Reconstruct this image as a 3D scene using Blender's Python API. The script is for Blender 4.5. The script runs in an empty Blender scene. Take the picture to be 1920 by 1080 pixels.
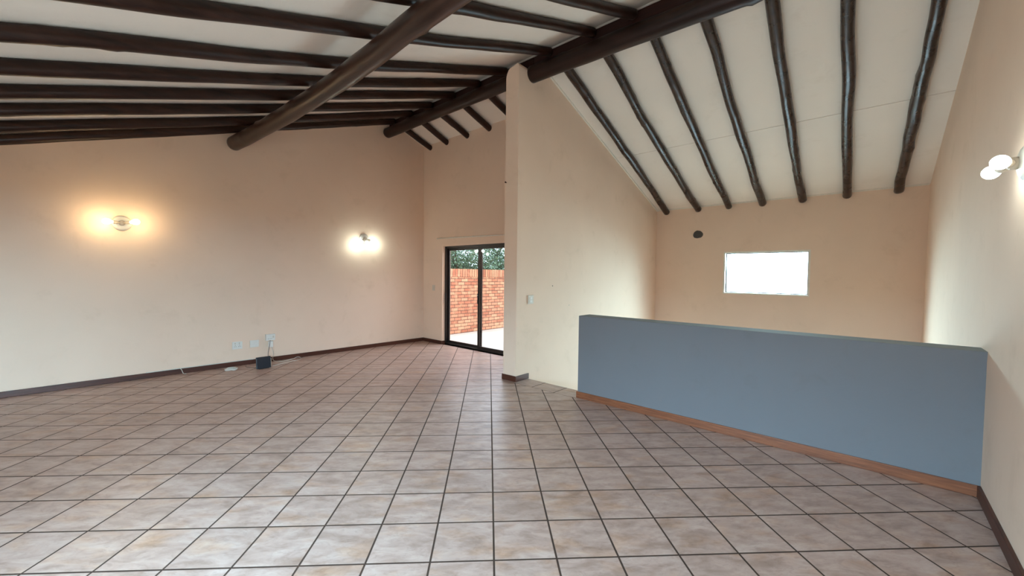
import bpy, bmesh, math, random
from mathutils import Vector, Matrix
sc = bpy.context.scene
COL = sc.collection

# ------------------------------------------------------------------ camera
R = [[0.74405538, 0.66801826, 0.01154108], [0.03031648, -0.01650095, -0.99940414], [-0.66742978, 0.74396191, -0.03252959]]
cd = bpy.data.cameras.new('camera')
cd.sensor_width = 36.0
cd.lens = 756.011 / 1920 * 36
cd.clip_start = 0.02
cam = bpy.data.objects.new('camera', cd)
COL.objects.link(cam)
right, up, back = Vector(R[0]), -Vector(R[1]), -Vector(R[2])
m = Matrix((right, up, back)).transposed().to_4x4()
m.translation = Vector((0, 0, 1.6))
cam.matrix_world = m
sc.camera = cam

# ------------------------------------------------------------------ colour, sky, daylight
sc.view_settings.view_transform = 'Standard'
sc.view_settings.look = 'None'
sc.view_settings.gamma = 1.0
sc.view_settings.use_curve_mapping = False
sc.view_settings.exposure = 0.0
sc.cycles.use_denoising = True
sc.cycles.max_bounces = 14
sc.cycles.diffuse_bounces = 9
sc.cycles.glossy_bounces = 5
sc.cycles.transparent_max_bounces = 24
sc.cycles.sample_clamp_indirect = 6.0
sc.cycles.caustics_reflective = False
sc.cycles.caustics_refractive = False

SKY = 5.5
w = bpy.data.worlds.new('overcast_sky')
sc.world = w
w.use_nodes = True
wn, wl = w.node_tree.nodes, w.node_tree.links
wn.clear()
wo = wn.new('ShaderNodeOutputWorld')
wb = wn.new('ShaderNodeBackground')
wb.inputs['Strength'].default_value = SKY
tc = wn.new('ShaderNodeTexCoord')
sep = wn.new('ShaderNodeSeparateXYZ')
cr = wn.new('ShaderNodeValToRGB')
cr.color_ramp.elements[0].position = 0.48
cr.color_ramp.elements[0].color = (0.50, 0.60, 0.68, 1)
cr.color_ramp.elements[1].position = 0.62
cr.color_ramp.elements[1].color = (0.70, 0.86, 1.0, 1)
mp = wn.new('ShaderNodeMath')
mp.operation = 'MULTIPLY_ADD'
mp.inputs[1].default_value = 0.5
mp.inputs[2].default_value = 0.5
wl.new(tc.outputs['Generated'], sep.inputs[0])
wl.new(sep.outputs['Z'], mp.inputs[0])
wl.new(mp.outputs[0], cr.inputs[0])
wl.new(cr.outputs[0], wb.inputs['Color'])
wl.new(wb.outputs[0], wo.inputs[0])


def area(name, loc, aim, sx, sy, power, col, portal=False, spread=180):
    l = bpy.data.lights.new(name, 'AREA')
    l.shape = 'RECTANGLE'
    l.size, l.size_y = sx, sy
    l.energy = power
    l.color = col
    l.spread = math.radians(spread)
    if portal:
        l.cycles.is_portal = True
    o = bpy.data.objects.new(name, l)
    o.location = loc
    d = Vector(aim)
    o.rotation_euler = d.to_track_quat('-Z', 'Y').to_euler()
    COL.objects.link(o)
    return o


# daylight through the glazed openings (rear wall behind the camera, stair window, lower door, sliding door) and an added side opening
area('daylight_portal', (-6.18, 6.02, 1.1), (0, -1, 0), 2.3, 2.3, 1, (1, 1, 1), True)
area('daylight_portal', (-1.68, 9.86, 1.7), (0, -1, 0), 1.6, 1.0, 1, (1, 1, 1), True)
area('daylight_portal', (-1.65, 9.86, -0.45), (0, -1, 0), 2.9, 2.0, 1, (1, 1, 1), True)
area('daylight_portal', (-1.4, -2.46, 1.08), (0, 1, 0), 2.5, 2.1, 1, (1, 1, 1), True)
area('daylight_portal', (0.80, -1.25, 1.08), (-1, 0, 0), 1.9, 2.1, 1, (1, 1, 1), True)
area('added_side_light', (3.6, -1.6, 2.7), (-1, 0.10, -0.06), 5.0, 1.6, 1850, (0.45, 0.77, 1.0), False, 120)  # lamp added outside the made-up side opening to brighten the long lamp wall
area('rear_daylight', (-2.2, -5.2, 3.0), (0.05, 1, -0.12), 5.0, 1.6, 1700, (0.45, 0.77, 1.0), False, 120)
area('patio_daylight', (-6.2, 7.7, 3.0), (0, -1, -0.75), 2.6, 1.2, 120, (0.72, 0.84, 1.0), False, 150)
area('stair_window_daylight', (-1.68, 10.4, 2.4), (0, -1, -0.45), 2.4, 1.2, 700, (0.50, 0.88, 1.0), False, 160)
area('stair_door_daylight', (-1.65, 9.95, -0.45), (0, -1, 0.25), 2.7, 1.8, 130, (0.55, 0.84, 1.0), False, 160)


# ------------------------------------------------------------------ materials
class NB:
    def __init__(s, name):
        s.m = bpy.data.materials.new(name)
        s.m.use_nodes = True
        s.n = s.m.node_tree.nodes
        s.l = s.m.node_tree.links
        s.n.clear()
        s.out = s.n.new('ShaderNodeOutputMaterial')
        s.b = s.n.new('ShaderNodeBsdfPrincipled')
        s.l.new(s.b.outputs[0], s.out.inputs[0])

    def node(s, t, **kw):
        x = s.n.new(t)
        for k, v in kw.items():
            setattr(x, k, v)
        return x

    def val(s, sock, v):
        if isinstance(v, bpy.types.NodeSocket):
            s.l.new(v, sock)
        else:
            sock.default_value = v

    def math(s, op, a, b=0.0, c=0.0):
        x = s.n.new('ShaderNodeMath')
        x.operation = op
        s.val(x.inputs[0], a)
        s.val(x.inputs[1], b)
        if len(x.inputs) > 2:
            s.val(x.inputs[2], c)
        return x.outputs[0]

    def coords(s):
        g = s.n.new('ShaderNodeNewGeometry')
        return g.outputs['Position']

    def mapping(s, src, loc=(0, 0, 0), rot=(0, 0, 0), scale=(1, 1, 1)):
        x = s.n.new('ShaderNodeMapping')
        s.l.new(src, x.inputs[0])
        x.inputs['Location'].default_value = loc
        x.inputs['Rotation'].default_value = rot
        x.inputs['Scale'].default_value = scale
        return x.outputs[0]

    def noise(s, src, scale, detail=4, rough=0.55, dist=0.0):
        x = s.n.new('ShaderNodeTexNoise')
        s.l.new(src, x.inputs['Vector'])
        x.inputs['Scale'].default_value = scale
        x.inputs['Detail'].default_value = detail
        x.inputs['Roughness'].default_value = rough
        x.inputs['Distortion'].default_value = dist
        return x.outputs[0]

    def ramp(s, src, stops):
        x = s.n.new('ShaderNodeValToRGB')
        s.l.new(src, x.inputs[0])
        e = x.color_ramp.elements
        while len(e) < len(stops):
            e.new(0.5)
        for i, (p, c) in enumerate(stops):
            e[i].position = p
            e[i].color = (*c, 1)
        return x.outputs[0]

    def mix(s, f, a, b, mode='MIX'):
        x = s.n.new('ShaderNodeMix')
        x.data_type = 'RGBA'
        x.blend_type = mode
        s.val(x.inputs[0], f)
        s.val(x.inputs[6], a if not isinstance(a, tuple) else (*a, 1))
        s.val(x.inputs[7], b if not isinstance(b, tuple) else (*b, 1))
        return x.outputs[2]

    def bump(s, h, strength=0.3, dist=0.01):
        x = s.n.new('ShaderNodeBump')
        x.inputs['Strength'].default_value = strength
        x.inputs['Distance'].default_value = dist
        s.l.new(h, x.inputs['Height'])
        s.l.new(x.outputs[0], s.b.inputs['Normal'])

    def set(s, color=None, rough=None, metal=None, spec=None):
        if color is not None:
            s.val(s.b.inputs['Base Color'], (*color, 1) if isinstance(color, tuple) else color)
        if rough is not None:
            s.val(s.b.inputs['Roughness'], rough)
        if metal is not None:
            s.b.inputs['Metallic'].default_value = metal
        if spec is not None:
            s.b.inputs['Specular IOR Level'].default_value = spec
        return s.m


def lin(r, g, b):
    f = lambda c: (c / 255 / 12.92) if c <= 10 else (((c / 255) + 0.055) / 1.055) ** 2.4
    return (f(r), f(g), f(b))


def plain(name, col, rough=0.5, metal=0.0, spec=0.5, var=0.06, scale=30):
    n = NB(name)
    nz = n.noise(n.coords(), scale)
    a = tuple(min(1, c * (1 + var)) for c in col)
    b = tuple(c * (1 - var) for c in col)
    return n.set(n.ramp(nz, [(0.3, b), (0.7, a)]), rough, metal, spec)


def plaster(name, col, blotch=0.05, dirt=None):
    n = NB(name)
    p = n.coords()
    big = n.noise(p, 0.9, 3)
    mid = n.noise(p, 7.0, 6, 0.65)
    c = n.ramp(big, [(0.3, tuple(x * (1 - blotch) for x in col)), (0.7, tuple(min(1, x * (1 + blotch)) for x in col))])
    sm = n.noise(p, 2.4, 7, 0.7, 0.4)
    smc = n.ramp(sm, [(0.56, (1, 1, 1)), (0.74, (0.93, 0.92, 0.90))])
    c = n.mix(1.0, c, smc, 'MULTIPLY')
    if dirt:
        ds = n.noise(n.mapping(p, scale=(1, 1, 0.45)), 16, 6, 0.7)
        dm = n.ramp(ds, [(0.62, (1, 1, 1)), (0.8, dirt)])
        c = n.mix(1.0, c, dm, 'MULTIPLY')
    h = n.mix(0.5, mid, n.noise(p, 60, 4, 0.6))
    n.bump(h, 0.22, 0.006)
    return n.set(c, 0.85, 0, 0.25)


TILE = 0.3547594
GROUT = 0.011


def tiles(name, ox, oy, ang, tx=TILE, ty=TILE):
    n = NB(name)
    p = n.coords()
    sub = n.node('ShaderNodeVectorMath', operation='SUBTRACT')
    n.l.new(p, sub.inputs[0])
    sub.inputs[1].default_value = (ox, oy, 0)
    rt = n.node('ShaderNodeVectorRotate', rotation_type='Z_AXIS')
    n.l.new(sub.outputs[0], rt.inputs['Vector'])
    rt.inputs['Angle'].default_value = -ang
    dv = n.node('ShaderNodeVectorMath', operation='DIVIDE')
    n.l.new(rt.outputs[0], dv.inputs[0])
    dv.inputs[1].default_value = (tx, ty, 1)
    q = dv.outputs[0]
    sx = n.node('ShaderNodeSeparateXYZ')
    n.l.new(q, sx.inputs[0])
    hw = GROUT / TILE / 2

    def edge(v):
        f = n.math('FRACT', v)
        return n.math('MINIMUM', f, n.math('SUBTRACT', 1.0, f))
    d = n.math('MINIMUM', edge(sx.outputs[0]), edge(sx.outputs[1]))
    g = n.node('ShaderNodeMapRange', interpolation_type='SMOOTHSTEP')
    n.l.new(d, g.inputs[0])
    g.inputs[1].default_value = hw * 0.7
    g.inputs[2].default_value = hw * 1.35
    mask = g.outputs[0]                       # 1 on the tile, 0 in the joint
    fl = n.node('ShaderNodeVectorMath', operation='FLOOR')
    n.l.new(q, fl.inputs[0])
    wn_ = n.node('ShaderNodeTexWhiteNoise', noise_dimensions='3D')
    n.l.new(fl.outputs[0], wn_.inputs[0])
    off = n.node('ShaderNodeVectorMath', operation='MULTIPLY_ADD')
    n.l.new(wn_.outputs['Color'], off.inputs[0])
    off.inputs[1].default_value = (7, 7, 7)
    n.l.new(q, off.inputs[2])
    st = n.mapping(off.outputs[0], rot=(0, 0, 0.5), scale=(1.0, 2.3, 1))
    cloud = n.noise(st, 1.7, 6, 0.62, 0.5)
    vein = n.noise(st, 4.5, 8, 0.7, 1.2)
    base = n.ramp(cloud, [(0.30, lin(152, 125, 112)), (0.50, lin(178, 151, 139)), (0.70, lin(194, 170, 159))])
    och = n.ramp(n.noise(st, 1.1, 3), [(0.52, (1, 1, 1)), (0.72, (1.0, 0.88, 0.74))])
    base = n.mix(1.0, base, och, 'MULTIPLY')
    vv = n.ramp(vein, [(0.36, (0.80, 0.77, 0.75)), (0.50, (1, 1, 1))])
    base = n.mix(0.75, base, vv, 'MULTIPLY')
    tv = n.ramp(wn_.outputs['Value'], [(0.0, (0.90, 0.90, 0.90)), (1.0, (1.0, 1.0, 1.0))])
    base = n.mix(1.0, base, tv, 'MULTIPLY')
    col = n.mix(mask, lin(58, 40, 30), base)
    n.bump(n.math('ADD', mask, n.math('MULTIPLY', vein, 0.06)), 0.35, 0.003)
    r = n.math('MULTIPLY_ADD', mask, -0.44, 0.80)
    return n.set(col, r, 0, 0.45)


def polewood(name, axis, dark=(24, 12, 8), light=(58, 32, 22), rough=0.34, spec=0.32):
    n = NB(name)
    p = n.coords()
    s = {'y': (14, 0.9, 14), 'x': (0.9, 14, 14), 'z': (14, 14, 0.9)}[axis]
    a = n.noise(n.mapping(p, scale=s), 1.6, 6, 0.6, 0.5)
    b = n.noise(p, 5, 4, 0.6)
    c = n.ramp(a, [(0.28, lin(*dark)), (0.72, lin(*light))])
    k = n.ramp(b, [(0.3, (0.55, 0.52, 0.5)), (0.6, (1, 1, 1))])
    c = n.mix(0.8, c, k, 'MULTIPLY')
    n.bump(n.mix(0.4, a, b), 0.35, 0.008)
    rr = n.math('MULTIPLY_ADD', b, 0.25, rough - 0.1)
    return n.set(c, rr, 0, spec)


def boardwood(name, dark, light, rough=0.45, sc_=(2.2, 2.2, 45)):
    n = NB(name)
    p = n.coords()
    a = n.noise(n.mapping(p, scale=sc_), 1.5, 6, 0.6, 0.8)
    c = n.ramp(a, [(0.3, lin(*dark)), (0.7, lin(*light))])
    n.bump(a, 0.12, 0.003)
    return n.set(c, rough, 0, 0.4)


def brick(name, swap, bw, bh, off):
    n = NB(name)
    p = n.coords()
    cmb = n.node('ShaderNodeSeparateXYZ')
    n.l.new(p, cmb.inputs[0])
    cc = n.node('ShaderNodeCombineXYZ')
    along = n.math('ADD', cmb.outputs['Y'], cmb.outputs['X'])
    n.l.new(along, cc.inputs[0])
    n.l.new(cmb.outputs['Z'], cc.inputs[1])
    mpv = n.mapping(cc.outputs[0], loc=off)
    bt = n.node('ShaderNodeTexBrick')
    n.l.new(mpv, bt.inputs['Vector'])
    bt.inputs['Scale'].default_value = 1.0
    bt.inputs['Brick Width'].default_value = bw
    bt.inputs['Row Height'].default_value = bh
    bt.inputs['Mortar Size'].default_value = 0.009
    bt.inputs['Mortar Smooth'].default_value = 0.2
    bt.inputs['Bias'].default_value = 0.0
    bt.inputs['Color1'].default_value = (*lin(226, 168, 136), 1)
    bt.inputs['Color2'].default_value = (*lin(184, 116, 92), 1)
    bt.inputs['Mortar'].default_value = (*lin(112, 88, 76), 1)
    if swap:
        bt.offset = 0.0
    nz = n.noise(p, 22, 5, 0.7)
    v = n.ramp(nz, [(0.3, (0.78, 0.76, 0.76)), (0.65, (1.12, 1.1, 1.05))])
    c = n.mix(0.8, bt.outputs['Color'], v, 'MULTIPLY')
    c = n.mix(n.ramp(n.noise(p, 6, 3), [(0.5, (0, 0, 0)), (0.75, (0.5, 0.5, 0.5))]), c, lin(236, 190, 150))
    inv = n.math('SUBTRACT', 1.0, bt.outputs['Fac'])
    n.bump(inv, 0.8, 0.01)
    return n.set(c, 0.9, 0, 0.2)


def glass(name, tint=(1, 1, 1), refl=0.06):
    n = NB(name)
    n.n.remove(n.b)
    t = n.node('ShaderNodeBsdfTransparent')
    t.inputs[0].default_value = (*tint, 1)
    g = n.node('ShaderNodeBsdfGlossy')
    g.inputs['Roughness'].default_value = 0.02
    mx = n.node('ShaderNodeMixShader')
    mx.inputs[0].default_value = refl * 0.5
    n.l.new(t.outputs[0], mx.inputs[1])
    n.l.new(g.outputs[0], mx.inputs[2])
    n.l.new(mx.outputs[0], n.out.inputs[0])
    return n.m


def emit(name, col, strength):
    n = NB(name)
    n.set(lin(245, 245, 240), 0.3)
    n.b.inputs['Emission Color'].default_value = (*col, 1)
    n.b.inputs['Emission Strength'].default_value = strength
    return n.m


CREAM = lin(231, 205, 183)
M = {}
M['wall'] = plaster('cream_plaster', CREAM, 0.03)
M['wall_r'] = plaster('cream_plaster_worn', CREAM, 0.03, (0.90, 0.89, 0.86))
M['grey'] = plaster('blue_grey_paint', lin(116, 117, 121), 0.03)
M['cap'] = plaster('grey_wall_cap_paint', lin(126, 130, 130), 0.05)
M['ceiling'] = plaster('white_ceiling_board', lin(232, 222, 210), 0.02)
M['trim_white'] = plain('white_painted_trim', lin(225, 218, 205), 0.6)
M['floor'] = tiles('terracotta_floor_tile', -3.28766, -0.17253, 0.78825)
M['strip'] = tiles('terracotta_border_tile', -3.594, 4.448, 0.0, 0.384, 0.36)
M['pole_y'] = polewood('dark_varnished_pole', 'y')
M['pole_far'] = polewood('glossy_varnished_pole', 'y', (24, 13, 9), (60, 36, 25), 0.26, 0.5)
M['pole_x'] = polewood('dark_varnished_beam_pole', 'x', (24, 12, 9), (52, 28, 20), 0.38)
M['purlin'] = polewood('brown_varnished_pole', 'x', (34, 20, 14), (70, 44, 32), 0.33, 0.5)
M['plank'] = boardwood('dark_red_ridge_timber', (34, 14, 10), (58, 26, 18), 0.6, (1.5, 30, 30))
M['base'] = boardwood('dark_brown_skirting', (58, 30, 22), (88, 48, 34), 0.42)
M['base_red'] = boardwood('red_brown_skirting', (104, 58, 38), (146, 90, 60), 0.4)
M['alu'] = plain('dark_bronze_aluminium', lin(42, 34, 31), 0.4, 0.3)
M['alu_in'] = plain('black_rubber_seal', lin(22, 20, 20), 0.7)
M['steel'] = plain('grey_metal_lock', lin(150, 150, 150), 0.35, 0.8)
M['glass'] = glass('clear_window_glass')
M['brick'] = brick('orange_face_brick', False, 0.235, 0.087, (0.05, 0.0, 0))
M['rowlock'] = brick('orange_brick_on_edge', True, 0.087, 0.23, (0.02, -1.525 + 0.0, 0))
M['patio'] = plaster('pale_patio_paving', lin(214, 208, 200), 0.04)
M['outside'] = plaster('outdoor_gravel_ground', lin(150, 140, 120), 0.1)
M['white'] = plain('white_plastic', lin(222, 218, 210), 0.4, var=0.02)
M['white_dim'] = plain('cream_plastic', lin(205, 194, 178), 0.45, var=0.02)
M['slot'] = plain('dark_socket_slot', lin(70, 66, 60), 0.6)
M['router'] = plain('charcoal_black_plastic', lin(30, 35, 44), 0.35)
M['cable'] = plain('white_cable_sheath', lin(205, 200, 190), 0.45)
M['cable_g'] = plain('grey_cable_sheath', lin(120, 112, 104), 0.5)
M['vent'] = plain('dark_grey_vent_mesh', lin(74, 70, 68), 0.8, var=0.2, scale=60)
M['bulb_warm'] = emit('warm_glowing_bulb', (1.0, 0.78, 0.42), 26)
M['bulb_cool'] = emit('cool_glowing_bulb', (0.86, 1.0, 0.93), 26)
M['bark'] = plain('grey_brown_bark', lin(96, 84, 74), 0.9, var=0.3, scale=12)
M['leaf'] = plain('grey_green_leaves', lin(92, 118, 92), 0.6, var=0.4, scale=3)
M['nail'] = plain('dark_steel_nail', lin(60, 42, 28), 0.5, 0.6)


# ------------------------------------------------------------------ mesh helpers
def link(name, bm, mat, parent=None, loc=None, smooth=False):
    me = bpy.data.meshes.new(name)
    if loc is not None:
        bmesh.ops.translate(bm, verts=bm.verts, vec=-Vector(loc))
    bmesh.ops.recalc_face_normals(bm, faces=bm.faces)
    bm.to_mesh(me)
    bm.free()
    for m_ in (mat if isinstance(mat, list) else [mat]):
        me.materials.append(m_)
    if smooth:
        for f in me.polygons:
            f.use_smooth = True
    o = bpy.data.objects.new(name, me)
    if loc is not None:
        o.location = loc
    COL.objects.link(o)
    if parent is not None:
        o.parent = parent
        if loc is not None and parent is not None:
            o.location = Vector(loc) - parent.matrix_basis.translation
        else:
            o.location = -parent.matrix_basis.translation
    return o


def box(bm, x0, x1, y0, y1, z0, z1, bev=0.0, seg=2):
    t = bmesh.new()
    bmesh.ops.create_cube(t, size=1)
    for v in t.verts:
        v.co = Vector(((x0 + x1) / 2 + v.co.x * (x1 - x0), (y0 + y1) / 2 + v.co.y * (y1 - y0), (z0 + z1) / 2 + v.co.z * (z1 - z0)))
    if bev > 0:
        bmesh.ops.bevel(t, geom=list(t.edges), offset=bev, segments=seg, profile=0.5, affect='EDGES')
    me = bpy.data.meshes.new('tmp')
    t.to_mesh(me)
    t.free()
    bm.from_mesh(me)
    bpy.data.meshes.remove(me)
    return bm


def bx(x0, x1, y0, y1, z0, z1, bev=0.0):
    return box(bmesh.new(), x0, x1, y0, y1, z0, z1, bev)


def prism(pts, axis, a, b, bm=None):
    """extrude a polygon given in the other two axes between a and b on axis"""
    bm = bm or bmesh.new()

    def mk(p, t):
        if axis == 'x':
            return Vector((t, p[0], p[1]))
        if axis == 'y':
            return Vector((p[0], t, p[1]))
        return Vector((p[0], p[1], t))
    va = [bm.verts.new(mk(p, a)) for p in pts]
    vb = [bm.verts.new(mk(p, b)) for p in pts]
    bm.faces.new(va)
    bm.faces.new(vb[::-1])
    n = len(pts)
    for i in range(n):
        bm.faces.new((va[i], va[(i + 1) % n], vb[(i + 1) % n], vb[i]))
    return bm


def tube(bm, pts, radii, seg=10, cap=True):
    pts = [Vector(p) for p in pts]
    rings = []
    prev = None
    for i, p in enumerate(pts):
        d = (pts[min(i + 1, len(pts) - 1)] - pts[max(i - 1, 0)]).normalized()
        if prev is None:
            u = d.orthogonal().normalized()
        else:
            u = (prev - d * prev.dot(d)).normalized()
        prev = u
        v = d.cross(u)
        r = radii[i] if isinstance(radii, (list, tuple)) else radii
        rr = r if callable(r) else None
        ring = []
        for k in range(seg):
            a = 2 * math.pi * k / seg
            q = rr(a) if rr else r
            ring.append(bm.verts.new(p + (u * math.cos(a) + v * math.sin(a)) * q))
        rings.append(ring)
    for a, b in zip(rings, rings[1:]):
        for k in range(seg):
            bm.faces.new((a[k], a[(k + 1) % seg], b[(k + 1) % seg], b[k]))
    if cap:
        bm.faces.new(rings[0][::-1])
        bm.faces.new(rings[-1])
    return bm


def smooth_path(pts, n):
    pts = [Vector(p) for p in pts]
    out = []
    for i in range(len(pts) - 1):
        p0 = pts[max(i - 1, 0)]
        p1, p2 = pts[i], pts[i + 1]
        p3 = pts[min(i + 2, len(pts) - 1)]
        for k in range(n):
            t = k / n
            out.append(0.5 * ((2 * p1) + (p2 - p0) * t + (2 * p0 - 5 * p1 + 4 * p2 - p3) * t * t + (3 * p1 - p0 - 3 * p2 + p3) * t ** 3))
    out.append(pts[-1])
    return out


def lathe(profile, origin, axis, seg=28, bm=None):
    bm = bm or bmesh.new()
    a = Vector(axis).normalized()
    u = a.orthogonal().normalized()
    v = a.cross(u)
    rings = []
    for r, h in profile:
        if r < 1e-6:
            rings.append([bm.verts.new(Vector(origin) + a * h)])
        else:
            rings.append([bm.verts.new(Vector(origin) + a * h + (u * math.cos(2 * math.pi * k / seg) + v * math.sin(2 * math.pi * k / seg)) * r) for k in range(seg)])
    for A, B in zip(rings, rings[1:]):
        for k in range(seg):
            k2 = (k + 1) % seg
            if len(A) == 1 and len(B) == 1:
                continue
            if len(A) == 1:
                bm.faces.new((A[0], B[k2], B[k]))
            elif len(B) == 1:
                bm.faces.new((A[k], A[k2], B[0]))
            else:
                bm.faces.new((A[k], A[k2], B[k2], B[k]))
    return bm


def pole_bm(path, r0, r1, seed, knots=7, rough=0.05, wob=0.006, seg=22, step=0.05):
    rnd = random.Random(seed)
    pts = [Vector(p) for p in path]
    sp = smooth_path(pts, 12)
    L = [0]
    for a, b in zip(sp, sp[1:]):
        L.append(L[-1] + (b - a).length)
    tot = L[-1]
    n = max(8, int(tot / step))
    cen = []
    j = 0
    for i in range(n + 1):
        s = tot * i / n
        while j < len(L) - 2 and L[j + 1] < s:
            j += 1
        t = (s - L[j]) / max(1e-9, L[j + 1] - L[j])
        cen.append(sp[j].lerp(sp[j + 1], t))
    ph = [rnd.uniform(0, 6.28) for _ in range(10)]
    fr = [rnd.uniform(0.7, 1.3) for _ in range(10)]
    kn = [(rnd.uniform(0.04, 0.96) * tot, rnd.uniform(0, 6.28), rnd.uniform(0.25, 0.5), rnd.uniform(0.06, 0.16)) for _ in range(knots)]
    d = (pts[-1] - pts[0]).normalized()
    side = d.cross(Vector((0, 0, 1))).normalized()
    radii = []
    for i in range(n + 1):
        s = tot * i / n
        cen[i] = cen[i] + side * (wob * (math.sin(s * 2.3 * fr[0] + ph[0]) + 0.6 * math.sin(s * 5.1 * fr[1] + ph[1])))
        base = r0 + (r1 - r0) * i / n

        def rad(a, s=s, base=base):
            v = 1 + rough * (0.55 * math.sin(s * 3.1 * fr[2] + ph[2]) + 0.35 * math.sin(s * 8.3 * fr[3] + ph[3] + a) + 0.3 * math.sin(2 * a + ph[4] + s * 1.3) + 0.25 * math.sin(3 * a + ph[5] + s * 4.1))
            for ks, ka, kw, kh in kn:
                ds = (s - ks) / 0.045
                if abs(ds) < 3:
                    da = (a - ka + math.pi) % (2 * math.pi) - math.pi
                    v += kh * math.exp(-ds * ds - (da / kw) ** 2)
            return base * v
        radii.append(rad)
    # rounded-off ends
    def sh(f, k):
        return lambda a: f(a) * k
    e0 = cen[0] - (cen[1] - cen[0]).normalized() * 0.012
    e1 = cen[-1] + (cen[-1] - cen[-2]).normalized() * 0.012
    cen = [e0] + cen + [e1]
    radii = [sh(radii[0], 0.86)] + radii + [sh(radii[-1], 0.86)]
    return tube(bmesh.new(), cen, radii, seg)


def tag(o, label=None, cat=None, group=None, kind=None):
    if label:
        o['label'] = label
    if cat:
        o['category'] = cat
    if group:
        o['group'] = group
    if kind:
        o['kind'] = kind
    return o


def struct(name, bm, mat, label=None, parent=None, smooth=False):
    o = link(name, bm, mat, parent, smooth=smooth)
    if parent is None:
        o['kind'] = 'structure'
    if label:
        o['label'] = label
    return o


def empty(name, loc, label, cat, group=None):
    e = bpy.data.objects.new(name, None)
    e.empty_display_size = 0.1
    e.location = loc
    COL.objects.link(e)
    return tag(e, label, cat, group)


# ------------------------------------------------------------------ room dimensions
XL, XR = -8.015, 0.627
YREAR, YDOOR, YSTAIR = -2.3, 5.761, 9.62
XC0, XC1 = -4.205, -3.95          # partition wall
YCOL = 4.505                      # its free end (the column)
YH0, YH1, HH, XH = 4.49, 4.752, 1.079, -2.852
ZLOW = -1.6


def zn(y):
    return 3.350 + 0.328 * y      # ceiling, camera side


def zf(y):
    return 6.701 - 0.365 * y      # ceiling, far side


YR = (6.701 - 3.350) / (0.328 + 0.365)
ZR = zn(YR)

# ------------------------------------------------------------------ floor
fb = bmesh.new()
poly = [(XL, YREAR), (XR, YREAR), (XR, YH1), (XH, YH1), (XH, 4.448), (XC1, 4.448), (XC1, YCOL), (XC0, YCOL), (XC0, YDOOR + 0.12), (XL, YDOOR + 0.12)]
prism(poly, 'z', -0.2, 0.0, fb)
struct('floor', fb, M['floor'], 'beige terracotta tile floor laid diagonally with dark joints')
sb = prism([(XC1, 4.448), (XH, 4.448), (XH, 4.775), (XC1, 4.775)], 'z', -0.2, 0.0)
struct('floor_landing', sb, M['strip'], 'straight row of beige tiles at the head of the stairs')
st = bmesh.new()
nst = 8
for i in range(nst):
    z = -0.2 * (i + 1)
    box(st, XC1, XH, 4.775 + 0.27 * i, 4.775 + 0.27 * (i + 1), ZLOW - 0.2, z, 0.0)
struct('floor_stairs', st, M['floor'])
lb = bx(XC1, XR, YH1, YSTAIR, ZLOW - 0.25, ZLOW)
struct('floor_lower', lb, M['floor'])

# ------------------------------------------------------------------ walls
T = 0.24


def gable(x0, x1, y0, y1, zb):
    pts = [(y0, zb), (y1, zb)]
    pts.append((y1, (zf(y1) if y1 > YR else zn(y1)) + 0.02))
    if y0 < YR < y1:
        pts.append((YR, ZR + 0.02))
    pts.append((y0, (zf(y0) if y0 > YR else zn(y0)) + 0.02))
    return prism(pts, 'x', x0, x1)


struct('wall_left', gable(XL - T, XL, YREAR - T, YDOOR + T, -0.3), M['wall'], 'long cream plastered gable wall with two lit lamps')

# right wall: a hair out of plumb towards the top, as in the old brickwork
rb = bmesh.new()
OY0, OY1, OZ = -2.15, -0.35, 2.1      # unseen opening added beside the camera to light the lamp wall


def lean(y):
    return 0.085 if y < 6.3 else max(0.018, 0.085 - (y - 6.3) * 0.020)


def right_piece(ys, zlo, lowmid=True):
    def zt(y):
        return (zf(y) if y > YR else zn(y)) + 0.02
    rows = [[(XR, y, zlo) for y in ys]]
    if lowmid:
        rows.append([(XR + 0.004, y, 1.0) for y in ys])
    rows += [[(XR + lean(y) * 1.01, y, zt(y)) for y in ys], [(XR + 0.35, y, zt(y)) for y in ys], [(XR + 0.35, y, zlo) for y in ys]]
    vs = [[rb.verts.new(c) for c in r] for r in rows]
    n = len(vs)
    for i_ in range(len(ys) - 1):
        for q in range(n):
            A, B = vs[q], vs[(q + 1) % n]
            rb.faces.new((A[i_], A[i_ + 1], B[i_ + 1], B[i_]))
    rb.faces.new([r[0] for r in vs])
    rb.faces.new([r[-1] for r in vs])


right_piece([OY1, 0.5, 2, 3.5, YR, 6.0, 6.8, 7.6, 8.4, 9.0, YSTAIR + T], ZLOW - 0.3)
right_piece([OY0, OY1], OZ, False)
right_piece([YREAR - T, OY0], ZLOW - 0.3)
struct('wall_right', rb, M['wall_r'], 'worn cream plastered wall at the right edge')

# partition wall with the column-like free end
pb = bmesh.new()
zs = [(4.72, ZLOW - 0.3), (YSTAIR, ZLOW - 0.3), (YSTAIR, zf(YSTAIR) + 0.02), (YR + 0.06, zf(YR + 0.06) + 0.02), (YR + 0.06, 4.69), (4.72, 4.69)]
prism(zs, 'x', XC0, XC1, pb)
arc = []
for k in range(7):
    a = math.pi / 2 * k / 6
    arc.append((XC0 + 0.10 - 0.10 * math.sin(a), 4.53 + 0.15 * math.cos(a)))
prof = [(XC0, -0.2), (XC1, -0.2), (XC1, 4.66), (XC1 - 0.025, 4.705)] + arc
prism(prof, 'y', YCOL, 4.72, pb)
for v in pb.verts:      # the free end leans a little, the top is not quite above the foot
    pass
struct('wall_partition', pb, M['wall'], 'cream plastered partition wall ending in a narrow column face')

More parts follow.
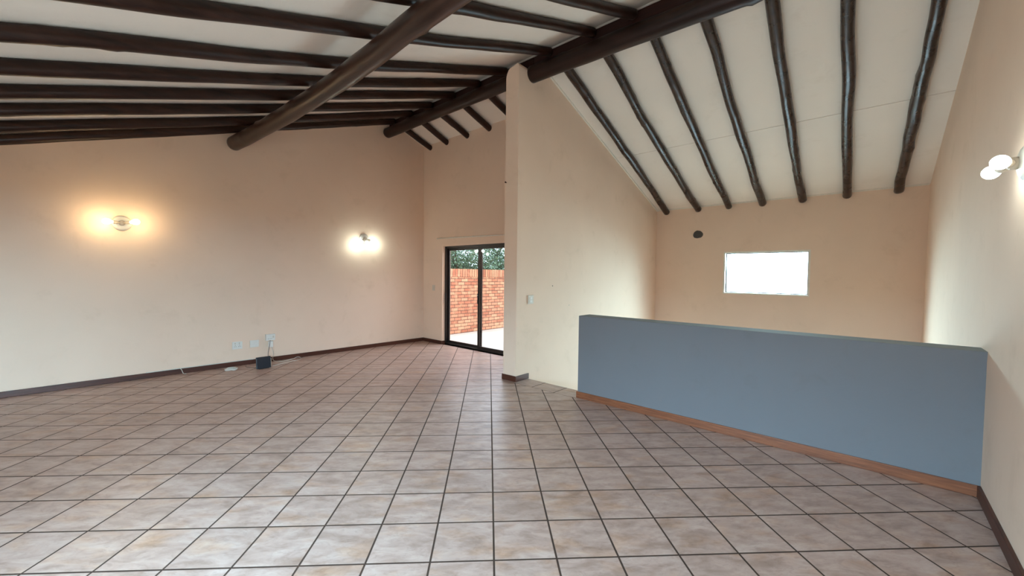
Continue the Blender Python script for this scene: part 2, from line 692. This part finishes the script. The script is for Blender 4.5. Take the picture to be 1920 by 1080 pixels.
# half wall, painted blue grey
hb = bx(XH, XR + 0.02, YH0, YH1, -0.2, HH, 0.006)
for v in hb.verts:
    if v.co.z < 0:
        v.co.z = ZLOW - 0.2
hw = struct('wall_half', hb, [M['grey'], M['cap']], 'low blue-grey painted wall around the stairwell')
for f in hw.data.polygons:
    if f.normal.z > 0.9 and f.center.z > 1:
        f.material_index = 1


def wall_y(y0, y1, x0, x1, zb, ztop, holes):
    """wall in the XZ plane, thickness y0..y1, with rectangular holes (x0,x1,z0,z1)"""
    bm = bmesh.new()
    xs = sorted({x0, x1, *[h[0] for h in holes], *[h[1] for h in holes]})
    zs_ = sorted({zb, ztop, *[h[2] for h in holes], *[h[3] for h in holes]})
    solid = {}
    for i in range(len(xs) - 1):
        for j in range(len(zs_) - 1):
            cx, cz = (xs[i] + xs[i + 1]) / 2, (zs_[j] + zs_[j + 1]) / 2
            solid[i, j] = not any(h[0] < cx < h[1] and h[2] < cz < h[3] for h in holes)
    V = {}

    def vv(i, j, k):
        if (i, j, k) not in V:
            V[i, j, k] = bm.verts.new((xs[i], y0 if k == 0 else y1, zs_[j]))
        return V[i, j, k]
    for (i, j), s in solid.items():
        if not s:
            continue
        bm.faces.new((vv(i, j, 0), vv(i + 1, j, 0), vv(i + 1, j + 1, 0), vv(i, j + 1, 0)))
        bm.faces.new((vv(i, j, 1), vv(i + 1, j, 1), vv(i + 1, j + 1, 1), vv(i, j + 1, 1)))
        for di, dj, q in ((-1, 0, ((i, j), (i, j + 1))), (1, 0, ((i + 1, j), (i + 1, j + 1))), (0, -1, ((i, j), (i + 1, j))), (0, 1, ((i, j + 1), (i + 1, j + 1)))):
            if not solid.get((i + di, j + dj), False):
                (a, b), (c, d) = q
                bm.faces.new((vv(a, b, 0), vv(c, d, 0), vv(c, d, 1), vv(a, b, 1)))
    return bm


DX0, DX1, DZ = -7.30, -5.06, 2.228
struct('wall_door', wall_y(YDOOR, YDOOR + T, XL - 0.01, XC0 + 0.01, -0.3, zf(YDOOR) + 0.02, [(DX0, DX1, 0.0, DZ)]), M['wall'], 'cream wall with the sliding patio door')
WX0, WX1, WZ0, WZ1 = -2.449, -0.921, 1.245, 2.155
struct('wall_stair', wall_y(YSTAIR, YSTAIR + T, XC0, XR + 0.1, ZLOW - 0.3, zf(YSTAIR) + 0.02, [(WX0, WX1, WZ0, WZ1), (-3.1, -0.2, -1.45, 0.5)]), M['wall'], 'cream wall behind the stairwell with a small high window')
struct('wall_rear', wall_y(YREAR - T, YREAR, XL - 0.01, XR + 0.1, -0.3, zn(YREAR) + 0.02, [(-2.65, -0.15, 0.0, 2.1)]), M['wall'])

# ------------------------------------------------------------------ ceiling boards (with the open seam across the far slope) and roof
cb = bmesh.new()


def slab(bm, ya, yb, f, x0, x1, dz0, dz1):
    prism([(ya, f(ya) + dz0), (yb, f(yb) + dz0), (yb, f(yb) + dz1), (ya, f(ya) + dz1)], 'x', x0, x1, bm)


SEAM = 7.49
slab(cb, YREAR - T, YR, zn, XL - T, XR + 0.35, 0, 0.03)
slab(cb, YR, SEAM - 0.005, zf, XL - T, XR + 0.35, 0, 0.03)
slab(cb, SEAM + 0.005, YSTAIR + T, zf, XL - T, XR + 0.35, 0, 0.03)
struct('ceiling', cb, M['ceiling'], 'off-white boarded ceiling sloping down both ways from the ridge')
rf = bmesh.new()
slab(rf, YREAR - 0.7, YR, zn, XL - 0.4, XR + 0.5, 0.035, 0.2)
slab(rf, YR, YDOOR + 0.45, zf, XL - 0.4, XC0, 0.035, 0.2)
slab(rf, YR, YSTAIR + 0.5, zf, XC0, XR + 0.5, 0.035, 0.2)
struct('ceiling_roof', rf, M['base'])
# cornice strips where board meets wall
c1 = bmesh.new()
slab(c1, YR + 0.1, YSTAIR, zf, XC1, XC1 + 0.022, -0.03, 0.0)
struct('trim_1', c1, M['trim_white'], 'thin white cornice strip along the partition wall')
c2 = bx(XC1 + 0.022, XR + 0.01, YSTAIR - 0.02, YSTAIR, zf(YSTAIR) - 0.02, zf(YSTAIR) + 0.008)
struct('trim_2', c2, M['trim_white'])

# ------------------------------------------------------------------ baseboards
BH = 0.078


def skirt(name, x0, x1, y0, y1, mat, label, h=BH):
    b = bx(x0, x1, y0, y1, 0.0, h, 0.004)
    return struct(name, b, mat, label)


skirt('baseboard_left', XL, XL + 0.016, YREAR, YDOOR, M['base'], 'dark brown skirting along the long lamp wall')
skirt('baseboard_door', XL + 0.016, DX0 + 0.004, YDOOR - 0.016, YDOOR, M['base'], 'dark brown skirting beside the sliding door')
bd = bx(DX0, DX0 + 0.016, YDOOR, YDOOR + 0.10, 0.0, BH, 0.004)
struct('baseboard_reveal', bd, M['base'])
cbm = bx(XC0 - 0.016, XC1 + 0.016, YCOL - 0.016, YCOL, 0.0, 0.082, 0.003)
box(cbm, XC1, XC1 + 0.016, YCOL - 0.003, 4.80, 0.0, 0.082, 0.003)
box(cbm, XC0 - 0.016, XC0, YCOL - 0.003, YDOOR, 0.0, 0.082, 0.003)
struct('baseboard_column', cbm, M['base'], 'dark brown skirting wrapped around the foot of the column')
skirt('baseboard_half', XH - 0.012, XR, YH0 - 0.016, YH0, M['base_red'], 'red-brown timber skirting along the blue-grey half wall', 0.086)
skirt('baseboard_right', XR - 0.016, XR + 0.004, OY1, YH0 - 0.016, M['base'], 'dark skirting at the foot of the right wall', 0.09)

# ------------------------------------------------------------------ sliding door
YF = YDOOR + 0.12
dr = bmesh.new()
for a in ((DX0, DX0 + 0.045, 0.0, DZ), (DX1 - 0.045, DX1, 0.0, DZ), (DX0, DX1, DZ - 0.045, DZ), (DX0, DX1, 0.0, 0.035)):
    box(dr, a[0], a[1], YF - 0.045, YF + 0.055, a[2], a[3], 0.003)
door = struct('door_1', dr, M['alu'], 'dark bronze aluminium sliding patio door')
XM = -6.18


def panel(x0, x1, y):
    b = bmesh.new()
    s, r = 0.05, 0.055
    box(b, x0, x0 + s, y - 0.017, y + 0.017, 0.03, DZ - 0.04, 0.003)
    box(b, x1 - s, x1, y - 0.017, y + 0.017, 0.03, DZ - 0.04, 0.003)
    box(b, x0 + s, x1 - s, y - 0.017, y + 0.017, 0.03, 0.03 + r, 0.003)
    box(b, x0 + s, x1 - s, y - 0.017, y + 0.017, DZ - 0.04 - r, DZ - 0.04, 0.003)
    o = link('sliding_panel', b, M['alu'], door)
    g = link('glass_pane', bx(x0 + s - 0.005, x1 - s + 0.005, y - 0.003, y + 0.003, 0.03 + r - 0.005, DZ - 0.035 - r), M['glass'], o)
    return o


pA = panel(DX0 + 0.04, XM + 0.03, YF + 0.026)
pB = panel(XM - 0.035, DX1 - 0.04, YF - 0.020)
hb_ = bmesh.new()
box(hb_, XM - 0.022, XM + 0.002, YF - 0.060, YF - 0.037, 0.98, 1.20, 0.004)
h = link('door_handle', hb_, M['alu_in'], pB)
lk = link('lock_cylinder', lathe([(0, 0), (0.012, 0), (0.012, 0.012), (0, 0.012)], (XM - 0.010, YF - 0.060, 1.16), (0, -1, 0), 16), M['steel'], pB)
lt = link('latch', bx(DX0 + 0.03, DX0 + 0.055, YF - 0.06, YF - 0.04, 1.00, 1.16, 0.003), M['alu_in'], door)

# ------------------------------------------------------------------ stair window
win = bmesh.new()
YW = YSTAIR + 0.10
for a in ((WX0 + .03, WX0 + 0.046, WZ0, WZ1), (WX1 - 0.046, WX1 - .03, WZ0, WZ1), (WX0, WX1, WZ1 - 0.046, WZ1 - .03), (WX0, WX1, WZ0 + .03, WZ0 + 0.046)):
    box(win, a[0], a[1], YW - 0.02, YW + 0.02, a[2], a[3], 0.002)
w1 = struct('window_1', win, M['alu'], 'small high window blown out with daylight')
link('glass_pane', bx(WX0 + 0.03, WX1 - 0.03, YW - 0.003, YW + 0.003, WZ0 + 0.03, WZ1 - 0.03), M['glass'], w1)
wr = bmesh.new()
for a in ((WX0, WX0 + 0.03, WZ0, WZ1), (WX1 - 0.03, WX1, WZ0, WZ1), (WX0 + .03, WX1 - .03, WZ1 - 0.03, WZ1), (WX0 + .03, WX1 - .03, WZ0, WZ0 + 0.03)):
    box(wr, a[0], a[1], YSTAIR - 0.002, YW + 0.05, a[2], a[3])
link('window_reveal', wr, M['trim_white'], w1)
# lower door of the stairwell and the glazing behind the camera
low = bmesh.new()
for a in ((-3.1, -3.05), (-1.675, -1.625), (-0.25, -0.2)):
    box(low, a[0], a[1], YW - 0.02, YW + 0.02, -1.45, 0.5)
box(low, -3.05, -0.25, YW - 0.02, YW + 0.02, 0.45, 0.5)
struct('door_2', low, M['alu'])
rg = bmesh.new()
for x in (-2.65, -1.425, -0.2):
    box(rg, x, x + 0.05, YREAR - 0.14, YREAR - 0.1, 0, 2.1)
box(rg, -2.60, -0.20, YREAR - 0.14, YREAR - 0.1, 2.05, 2.1)
struct('door_3', rg, M['alu'])

# ------------------------------------------------------------------ outdoors
struct('ground', bx(-40, 30, -40, 40, -2.3, -2.0), M['outside'], None)
pt = bx(-8.6, XC0 - 0.1, YDOOR + T, 13.5, -0.4, -0.01)
struct('floor_patio', pt, M['patio'], 'pale sunlit patio paving outside the sliding door')
struct('terrace_rear', bx(-9, 2, -9, YREAR - T, -0.4, -0.02), M['patio'])
struct('terrace_side', bx(XR + 0.36, 6, YREAR - T, 3, -0.4, -0.02), M['patio'])
bw = link('brick_garden_wall', bx(-8.59, -8.36, YDOOR + T, 13.5, -0.4, 1.525), M['brick'], None, (-8.47, 9.7, -0.01))
tag(bw, 'orange face-brick garden wall beyond the sliding door', 'wall')
rw = link('brick_coping', bx(-8.60, -8.352, YDOOR + T, 13.5, 1.525, 1.745, 0.006), M['rowlock'], bw)

# tree beyond the brick wall
rt = random.Random(5)
tr = empty('garden_tree', (-12.6, 10.9, -2.0), 'leafy grey-green tree behind the brick garden wall', 'tree')
tb = bmesh.new()
base = Vector((-12.6, 10.9, -2.0))
tube(tb, smooth_path([base, base + Vector((.1, .1, 2.2)), base + Vector((.3, -.1, 4.0))], 5), [0.24 - 0.009 * i for i in range(11)], 10)
tips = []
for i in range(15):
    a = rt.uniform(0, 6.28)
    z = rt.uniform(2.0, 4.0)
    p0 = base + Vector((.15, 0, z))
    ln = rt.uniform(1.5, 3.0)
    p1 = p0 + Vector((math.cos(a) * ln * .5, math.sin(a) * ln * .5, rt.uniform(.4, 1.0)))
    p2 = p0 + Vector((math.cos(a) * ln, math.sin(a) * ln, rt.uniform(.8, 2.4)))
    pp = smooth_path([p0, p1, p2], 5)
    tube(tb, pp, [0.085 - 0.007 * k for k in range(len(pp))], 7)
    tips += pp[3:]
    for j in range(3):
        q = pp[rt.randint(4, 9)]
        e = q + Vector((rt.uniform(-.9, .9), rt.uniform(-.9, .9), rt.uniform(-.3, .8)))
        mid = (q + e) / 2 + Vector((0, 0, rt.uniform(-.1, .15)))
        sp = smooth_path([q, mid, e], 3)
        tube(tb, sp, [0.03 - 0.003 * k for k in range(len(sp))], 5)
        tips += sp[2:]
link('trunk', tb, M['bark'], tr, smooth=True)
lf = bmesh.new()
for i in range(34000):
    c = rt.choice(tips) + Vector((rt.gauss(0, .30), rt.gauss(0, .30), rt.gauss(0, .24)))
    d = Vector((rt.gauss(0, 1), rt.gauss(0, 1), rt.gauss(0, .6))).normalized()
    s = d.orthogonal().normalized() if rt.random() < .5 else d.cross(Vector((rt.random(), rt.random(), rt.random()))).normalized()
    L_, W_ = rt.uniform(.06, .11), rt.uniform(.018, .034)
    n_ = d.cross(s) * W_ * .35
    v = [lf.verts.new(c), lf.verts.new(c + d * L_ * .5 + s * W_ + n_), lf.verts.new(c + d * L_), lf.verts.new(c + d * L_ * .5 - s * W_ + n_)]
    lf.faces.new(v)
link('foliage', lf, M['leaf'], tr)

# ------------------------------------------------------------------ roof poles
PR = 0.062


def near_z(y):
    return 3.285 + 0.328 * y


def far_z(y):
    return 6.626 - 0.365 * y


def rafter(name, pts, zfun, r0, r1, seed, label, group, knots=8, rough=0.05, mat='pole_y'):
    path = [(x, y, zfun(y)) for x, y in pts]
    b = pole_bm(path, r0, r1, seed, knots, rough)
    for v in b.verts:                       # flattened where it lies against the boards
        v.co.z = min(v.co.z, (zf(v.co.y) if v.co.y > YR else zn(v.co.y)) - 0.003)
    o = link(name, b, M[mat], None, path[0], smooth=True)
    return tag(o, label, 'roof pole', group)


GN = 'rafter poles on the ceiling slope above the camera'
GD = 'rafter poles above the sliding door'
GF = 'rafter poles above the stairwell'
near = [
    ([(-7.76, YREAR + .03), (-7.76, .5), (-7.76, 4.805)], 'rafter pole lowest in view, nearest the long lamp wall'),
    ([(-7.09, YREAR + .03), (-7.15, .2), (-7.24, 2.2), (-7.12, 4.805)], 'second rafter pole out from the long lamp wall'),
    ([(-6.40, YREAR + .03), (-6.44, 0), (-6.54, 2), (-6.47, 4.805)], 'third rafter pole out from the long lamp wall'),
    ([(-5.76, YREAR + .03), (-5.82, 0), (-5.87, 1.7), (-5.83, 3.6), (-5.80, 4.805)], 'fourth rafter pole out from the long lamp wall'),
    ([(-5.06, YREAR + .03), (-5.16, 0), (-5.255, 1.5), (-5.27, 2.7), (-5.16, 4.1), (-5.14, 4.805)], 'fifth rafter pole from the lamp wall, ending at the ridge left of the column'),
    ([(-4.36, YREAR + .03), (-4.46, 0), (-4.575, 1.3), (-4.60, 2.7), (-4.50, 4.805)], 'sixth rafter pole from the lamp wall, ending at the column top'),
    ([(-3.66, YREAR + .03), (-3.70, 0), (-3.735, 1.1), (-3.73, 2.85), (-3.64, 4.4), (-3.62, 4.805)], 'seventh rafter pole, the first to reach the ridge right of the column'),
    ([(-3.00, YREAR + .03), (-3.04, 0), (-3.02, 1.6), (-2.985, 2.6), (-2.93, 3.97), (-2.92, 4.805)], 'crooked eighth rafter pole crossing above the thick diagonal purlin'),
    ([(-2.46, YREAR + .03), (-2.46, 0), (-2.44, 2.4), (-2.41, 3.6), (-2.335, 4.805)], 'short stub of rafter pole in the topmost middle of the view'),
]
for i, (pts, lab) in enumerate(near):
    rafter('rafter_pole', pts, near_z, PR + 0.004, PR - (0.002 if i else 0), 11 + i, lab, GN, 9, 0.06)
doorr = [
    ([(-7.76, 4.928), (-7.752, 5.77)], 'shortest-looking rafter pole at the far left above the sliding door'),
    ([(-7.11, 4.928), (-7.158, 5.77)], 'second rafter pole from the corner above the sliding door'),
    ([(-6.495, 4.928), (-6.487, 5.77)], 'third rafter pole from the corner above the sliding door'),
    ([(-5.817, 4.928), (-5.82, 5.77)], 'fourth rafter pole from the corner above the sliding door'),
    ([(-5.147, 4.928), (-5.145, 5.77)], 'rafter pole above the door cut off by the column'),
]
for i, (pts, lab) in enumerate(doorr):
    rafter('rafter_pole', pts, far_z, PR - 0.002, PR - 0.004, 41 + i, lab, GD, 2, 0.03)
farr = [
    ([(-3.56, 4.928), (-3.585, 6.34), (-3.64, 8.0), (-3.706, 9.60)], 'rafter pole above the stairwell nearest the partition wall'),
    ([(-2.885, 4.928), (-2.964, 6.64), (-2.99, 8.1), (-3.001, 9.60)], 'second rafter pole from the partition wall above the stairwell'),
    ([(-2.215, 4.928), (-2.295, 6.68), (-2.34, 8.1), (-2.376, 9.60)], 'third rafter pole from the partition wall above the stairwell'),
    ([(-1.585, 4.928), (-1.676, 6.95), (-1.71, 8.2), (-1.75, 9.60)], 'middle of the seven rafter poles above the stairwell'),
    ([(-0.915, 4.928), (-0.995, 6.66), (-1.04, 8.1), (-1.080, 9.60)], 'rafter pole ending directly above the high stair window'),
    ([(-0.27, 4.928), (-0.324, 6.68), (-0.37, 8.1), (-0.415, 9.60)], 'straight rafter pole second from the right wall'),
    ([(0.415, 4.928), (0.406, 6.0), (0.37, 7.1), (0.30, 8.6), (0.268, 9.60)], 'knotty rafter pole nearest the right wall'),
]
for i, (pts, lab) in enumerate(farr):
    rafter('rafter_pole', pts, far_z, 0.068, 0.066, 71 + i, lab, GF, (9, 14, 14, 12, 20, 8, 34)[i], (.08, .09, .08, .07, .09, .05, .12)[i], 'pole_far')

# ridge poles carrying the rafters, with the ridge board on top of them
b = pole_bm([(XL + .01, 4.790, 4.664), (-6.5, 4.80, 4.668), (-5.3, 4.80, 4.664), (XC0 - .002, 4.80, 4.656)], 0.106, 0.102, 5, 6, 0.03, 0.004, 28)
tag(link('ridge_pole', b, M['pole_x'], None, (XL + .01, 4.79, 4.664), True), 'thick dark ridge pole running from the lamp wall to the column', 'roof pole')
b = pole_bm([(XC1 + .002, 4.80, 4.635), (-2.6, 4.80, 4.605), (-1.0, 4.80, 4.565), (XR + .05, 4.80, 4.53)], 0.120, 0.124, 6, 6, 0.03, 0.004, 28)
tag(link('ridge_pole', b, M['pole_x'], None, (XC1 + .002, 4.80, 4.635), True), 'thick dark ridge pole running right from the column over the stairwell', 'roof pole')


def beam(x0, x1, zb0, zb1):
    bm = bmesh.new()
    y0, y1, zt = 4.838, 4.888, ZR - 0.025
    v = [bm.verts.new(c) for c in ((x0, y0, zb0), (x0, y1, zb0), (x0, y1, zt), (x0, y0, zt), (x1, y0, zb1), (x1, y1, zb1), (x1, y1, zt), (x1, y0, zt))]
    for q in ((0, 1, 2, 3), (4, 5, 6, 7), (0, 1, 5, 4), (1, 2, 6, 5), (2, 3, 7, 6), (3, 0, 4, 7)):
        bm.faces.new([v[k] for k in q])
    bmesh.ops.bevel(bm, geom=list(bm.edges), offset=0.004, segments=2, affect='EDGES')
    return bm


tag(link('ridge_board', beam(XL + .012, XC1, 4.782, 4.770), M['plank'], None, (XL + .012, 4.86, 4.8)), 'dark red ridge board on top of the ridge pole left of the column', 'beam')
tag(link('ridge_board', beam(XC1 + .004, XR + .04, 4.768, 4.672), M['plank'], None, (XC1 + .004, 4.86, 4.8)), 'dark red ridge board on top of the ridge pole over the stairwell', 'beam')

# thick purlin pole crossing the room in front of the ridge
b = pole_bm([(XL + .01, 1.955, 3.738), (-7.0, 2.02, 3.740), (-6.0, 2.07, 3.742), (-4.8, 2.10, 3.745), (-3.9, 2.09, 3.75), (-2.8, 2.04, 3.75), (-1.2, 2.03, 3.75), (XR + .05, 2.03, 3.75)], 0.113, 0.100, 9, 10, 0.03, 0.003, 30)
tag(link('purlin_pole', b, M['purlin'], None, (XL + .01, 1.955, 3.752), True), 'thick brown purlin pole slanting across the ceiling, end on the lamp wall', 'roof pole')


# ------------------------------------------------------------------ wall lamps
def wall_lamp(base, nrm, dirs, bulbmat, label, power, col):
    """round plate on the wall, hub, two lampholders with bare bulbs"""
    base, nrm = Vector(base), Vector(nrm)
    e = empty('wall_lamp', base, label, 'lamp')
    link('wall_plate', lathe([(0, 0), (0.104, 0), (0.106, 0.006), (0.100, 0.020), (0.080, 0.034), (0.05, 0.042), (0, 0.044)], base, nrm, 36), M['white'], e, smooth=True)
    link('hub', lathe([(0, 0.04), (0.036, 0.04), (0.036, 0.070), (0.028, 0.082), (0, 0.085)], base, nrm, 24), M['white_dim'], e, smooth=True)
    for d in dirs:
        d = Vector(d).normalized()
        o = base + nrm * 0.058
        link('lamp_holder', lathe([(0, 0.02), (0.014, 0.02), (0.014, 0.06), (0.024, 0.066), (0.026, 0.110), (0.022, 0.116), (0, 0.116)], o, d, 20), M['white_dim'], e, smooth=True)
        prof = [(0, 0.112), (0.016, 0.113), (0.018, 0.125), (0.030, 0.145), (0.038, 0.168), (0.040, 0.188), (0.035, 0.208), (0.022, 0.224), (0, 0.230)]
        link('bulb', lathe(prof, o, d, 22), bulbmat, e, smooth=True)
        l = bpy.data.lights.new('bulb_light', 'POINT')
        l.energy = power
        l.color = col
        l.shadow_soft_size = 0.045
        lo = bpy.data.objects.new('bulb_light', l)
        lo.location = o + d * 0.30 - base + nrm * 0.03
        lo.parent = e
        COL.objects.link(lo)
    return e


wall_lamp((XL, 0.575, 2.272), (1, 0, 0), [(0.55, -1, 0.0), (0.95, 1, 0.14)], M['bulb_warm'], 'wall lamp with warm yellow bulbs at the left of the lamp wall', 3.2, (1.0, 0.74, 0.42))
wall_lamp((XL, 4.245, 2.325), (1, 0, 0), [(0.5, -1, -0.75), (0.35, 1, -0.45)], M['bulb_cool'], 'wall lamp with cool white bulbs near the sliding door corner', 2.6, (0.86, 1.0, 0.9))
wall_lamp((XR + 0.014, 3.70, 2.28), (-1, 0, 0), [(-0.35, 1, -0.05), (-0.45, -1, -0.1)], M['bulb_cool'], 'glowing wall lamp cut off by the right edge of the photo', 1.2, (0.86, 0.97, 1.0))


# ------------------------------------------------------------------ sockets, switches, router, cables
def plate_x(name, x, y0, y1, z0, z1, d, label, cat, mat='white', sgn=1):
    e = empty(name, (x, (y0 + y1) / 2, (z0 + z1) / 2), label, cat)
    link('cover_plate', bx(min(x, x + sgn * d), max(x, x + sgn * d), y0, y1, z0, z1, 0.003), M[mat], e)
    return e


s1 = plate_x('wall_socket', XL, 1.888, 2.034, 0.286, 0.412, 0.012, 'white double wall socket left of the two others by the router', 'socket')
for k, yy in enumerate((1.93, 1.992)):
    for dy, dz in ((-.011, .012), (.011, .012), (0, .034)):
        link('socket_hole', lathe([(0, 0), (0.0045, 0), (0.0045, 0.002), (0, 0.002)], (XL + .0115, yy + dy, .318 + dz), (1, 0, 0), 10), M['slot'], s1)
    link('rocker_switch', bx(XL + .011, XL + .017, yy - .008, yy + .008, .372, .396, .002), M['white_dim'], s1)
s2 = plate_x('blank_plate', XL, 2.146, 2.284, 0.288, 0.410, 0.010, 'plain white blanking plate between the two sockets', 'wall plate', 'white')
for zz in (.349,):
    for yy in (2.158, 2.272):
        link('screw_cap', lathe([(0, 0), (0.004, 0), (0.004, 0.002), (0, 0.002)], (XL + .0095, yy, zz), (1, 0, 0), 10), M['white_dim'], s2)
s3 = plate_x('wall_socket', XL, 2.384, 2.530, 0.386, 0.495, 0.055, 'protruding white socket box above the black router', 'socket')
for yy in (2.42, 2.462):
    for dy, dz in ((-.009, 0), (.009, 0)):
        link('socket_hole', lathe([(0, 0), (0.004, 0), (0.004, 0.002), (0, 0.002)], (XL + .0545, yy + dy, .415 + dz), (1, 0, 0), 10), M['slot'], s3)
link('rocker_switch', bx(XL + .054, XL + .060, 2.488, 2.510, .43, .462, .002), M['white_dim'], s3)

ad = link('power_adapter', bx(XL + .004, XL + .050, 2.425, 2.500, 0.262, 0.372, 0.006), M['white'], None, (XL, 2.46, 0.262))
tag(ad, 'small white power adapter hanging below the protruding socket box', 'adapter')
cb1 = tube(bmesh.new(), smooth_path([(XL + .035, 2.455, .386), (XL + .07, 2.432, .30), (XL + .08, 2.405, .16), (XL + .11, 2.398, .06), (XL + .20, 2.37, .012), (-7.66, 2.30, .008), (-7.60, 2.28, .008)], 6), 0.0048, 8)
tag(link('power_cable', cb1, M['cable_g'], None, None, True), 'grey cable hanging from the socket box down behind the router', 'cable')
cb2 = tube(bmesh.new(), smooth_path([(XL + .03, 2.475, .262), (XL + .05, 2.50, .16), (XL + .06, 2.485, .06), (XL + .07, 2.51, .012), (-7.84, 2.60, .006), (-7.90, 2.74, .006), (-7.93, 2.83, .012), (-7.94, 2.90, .030), (-7.90, 2.94, .010), (-7.78, 2.86, .006), (-7.72, 2.66, .006), (-7.62, 2.46, .006), (-7.56, 2.36, .008)], 6), 0.0045, 8)
tag(link('network_cable', cb2, M['cable'], None, None, True), 'pale cable looping over the tiles right of the router', 'cable')
cb3 = tube(bmesh.new(), smooth_path([(-7.90, 2.06, .006), (-7.80, 2.03, .006), (-7.70, 2.07, .007), (-7.60, 2.13, .006), (-7.53, 2.14, .010)], 6), 0.0045, 8)
tag(link('network_cable', cb3, M['cable_g'], None, None, True), 'short dark cable lying on the tiles left of the router', 'cable')
cb4 = tube(bmesh.new(), smooth_path([(XL + .02, .80, .084), (XL + .02, 1.10, .086), (XL + .021, 1.45, .0855), (XL + .02, 1.85, .0855), (XL + .02, 2.20, .085)], 8), 0.0065, 8)
tag(link('surface_cable', cb4, M['cable'], None, None, True), 'thin white cable lying along the top of the left skirting', 'cable')
cb5 = tube(bmesh.new(), smooth_path([(XL + .022, 1.20, .083), (XL + .034, 1.215, .06), (XL + .036, 1.225, .025), (XL + .06, 1.235, .0055), (XL + .10, 1.26, .0055)], 6), 0.0045, 8)
tag(link('cable_end', cb5, M['cable'], None, None, True), 'loose cable end dangling over the left skirting', 'cable')
# small coil of white cable on the floor
cp = []
for k in range(46):
    a = k * 0.42
    r = 0.065 + 0.008 * math.sin(k * 1.7)
    cp.append((-7.71 + math.cos(a) * r * 1.1, 1.80 + math.sin(a) * r * 1.25, 0.010 + 0.0006 * k + 0.004 * math.sin(k * .9)))
tag(link('cable_coil', tube(bmesh.new(), cp, 0.007, 7), M['cable'], None, (-7.71, 1.80, 0.0), True), 'small off-white coil of cable lying on the tiles by the left wall', 'cable')

rt_ = empty('router', (-7.50, 2.20, 0.0), 'black flat router standing upright on the tiles under the sockets', 'router')
rbm = bx(-7.505, -7.478, 2.096, 2.312, 0.004, 0.192, 0.006)
for v in rbm.verts:
    v.co.x -= v.co.z * 0.12
link('router_case', rbm, M['router'], rt_)
ft = bx(-7.545, -7.465, 2.13, 2.278, 0.0, 0.010, 0.003)
link('router_foot', ft, M['alu_in'], rt_)
link('side_label', bx(-7.507, -7.482, 2.3115, 2.316, 0.03, 0.16, 0.001), M['white_dim'], rt_)

# light switches
sw = plate_x('light_switch', XC1, 4.765, 4.892, 1.155, 1.288, 0.016, 'white light switch on the partition wall right of the column', 'switch', 'white_dim')
link('rocker_switch', bx(XC1 + .015, XC1 + .021, 4.80, 4.855, 1.225, 1.262, .002), M['white'], sw)
link('rocker_switch', bx(XC1 + .015, XC1 + .021, 4.80, 4.855, 1.178, 1.213, .002), M['white'], sw)
e = empty('light_switch', (-7.61, YDOOR, 1.28), 'pale light switch on the wall left of the sliding door', 'switch')
link('cover_plate', bx(-7.66, -7.565, YDOOR - .010, YDOOR, 1.215, 1.345, .003), M['white_dim'], e)
link('rocker_switch', bx(-7.63, -7.595, YDOOR - .015, YDOOR - .009, 1.26, 1.30, .002), M['white_dim'], e)

# curtain rail over the sliding door
cr_ = empty('curtain_rail', (-6.3, YDOOR - .045, 2.385), 'thin white curtain rail above the sliding door', 'curtain rail')
tr_ = bmesh.new()
tube(tr_, [(-7.42, YDOOR - .045, 2.405), (-6.4, YDOOR - .045, 2.39), (-5.0, YDOOR - .045, 2.365)], 0.0125, 12)
link('rail', tr_, M['trim_white'], cr_, smooth=True)
for x in (-7.33, -6.25, -5.1):
    z = 2.405 - (x + 7.42) * 0.0165
    link('bracket', bx(x - .012, x + .012, YDOOR - .05, YDOOR, z - .008, z + .022, .002), M['trim_white'], cr_)
link('end_cap', lathe([(0, 0), (0.017, 0.0), (0.019, 0.012), (0.012, 0.025), (0, 0.028)], (-7.418, YDOOR - .045, 2.405), (-1, 0, 0.015), 14), M['trim_white'], cr_, smooth=True)

# round patch on the stair wall
rv = random.Random(3)
vb = bmesh.new()
ring0, ring1 = [], []
for k in range(26):
    a = 2 * math.pi * k / 26
    r = 0.100 * (1 + 0.10 * math.cos(a) + 0.05 * math.cos(3 * a + 1) + rv.uniform(-.03, .03))
    ring0.append(vb.verts.new((-3.005 + math.cos(a) * r * 1.08, YSTAIR, 2.562 + math.sin(a) * r * .88)))
    ring1.append(vb.verts.new((-3.005 + math.cos(a) * r * .93, YSTAIR - .022, 2.562 + math.sin(a) * r * .76)))
for k in range(26):
    vb.faces.new((ring0[k], ring0[(k + 1) % 26], ring1[(k + 1) % 26], ring1[k]))
vb.faces.new(ring0)
vb.faces.new(ring1[::-1])
tag(link('wall_vent', vb, M['vent'], None, (-3.005, YSTAIR, 2.562)), 'small round dark grey vent high on the stair wall', 'vent')

# nail on the column and two wall plugs
nb = tube(bmesh.new(), [(-4.180, YCOL + .004, 2.995), (-4.180, YCOL - .018, 2.990), (-4.180, YCOL - .024, 3.0)], 0.007, 10)
lathe([(0, 0), (0.013, 0), (0.013, 0.004), (0, 0.005)], (-4.180, YCOL - .022, 2.996), (0, -1, .2), 14, nb)
tag(link('wall_hook', nb, M['nail'], None, (-4.18, YCOL, 2.99)), 'small dark nail in the upper left edge of the column', 'nail')
tag(link('wall_plug', lathe([(0, 0), (0.009, 0), (0.008, 0.004), (0, 0.005)], (XC1, 5.405, 1.426), (1, 0, 0), 12), M['slot'], None, (XC1, 5.405, 1.426)), 'tiny screw plug high on the partition wall right of the switch', 'screw')
tag(link('wall_plug', lathe([(0, 0), (0.011, 0), (0.009, 0.004), (0, 0.005)], (XC1, 5.90, 1.084), (1, 0, 0), 12), M['white_dim'], None, (XC1, 5.90, 1.084)), 'tiny pale screw plug just above the corner of the half wall', 'screw')
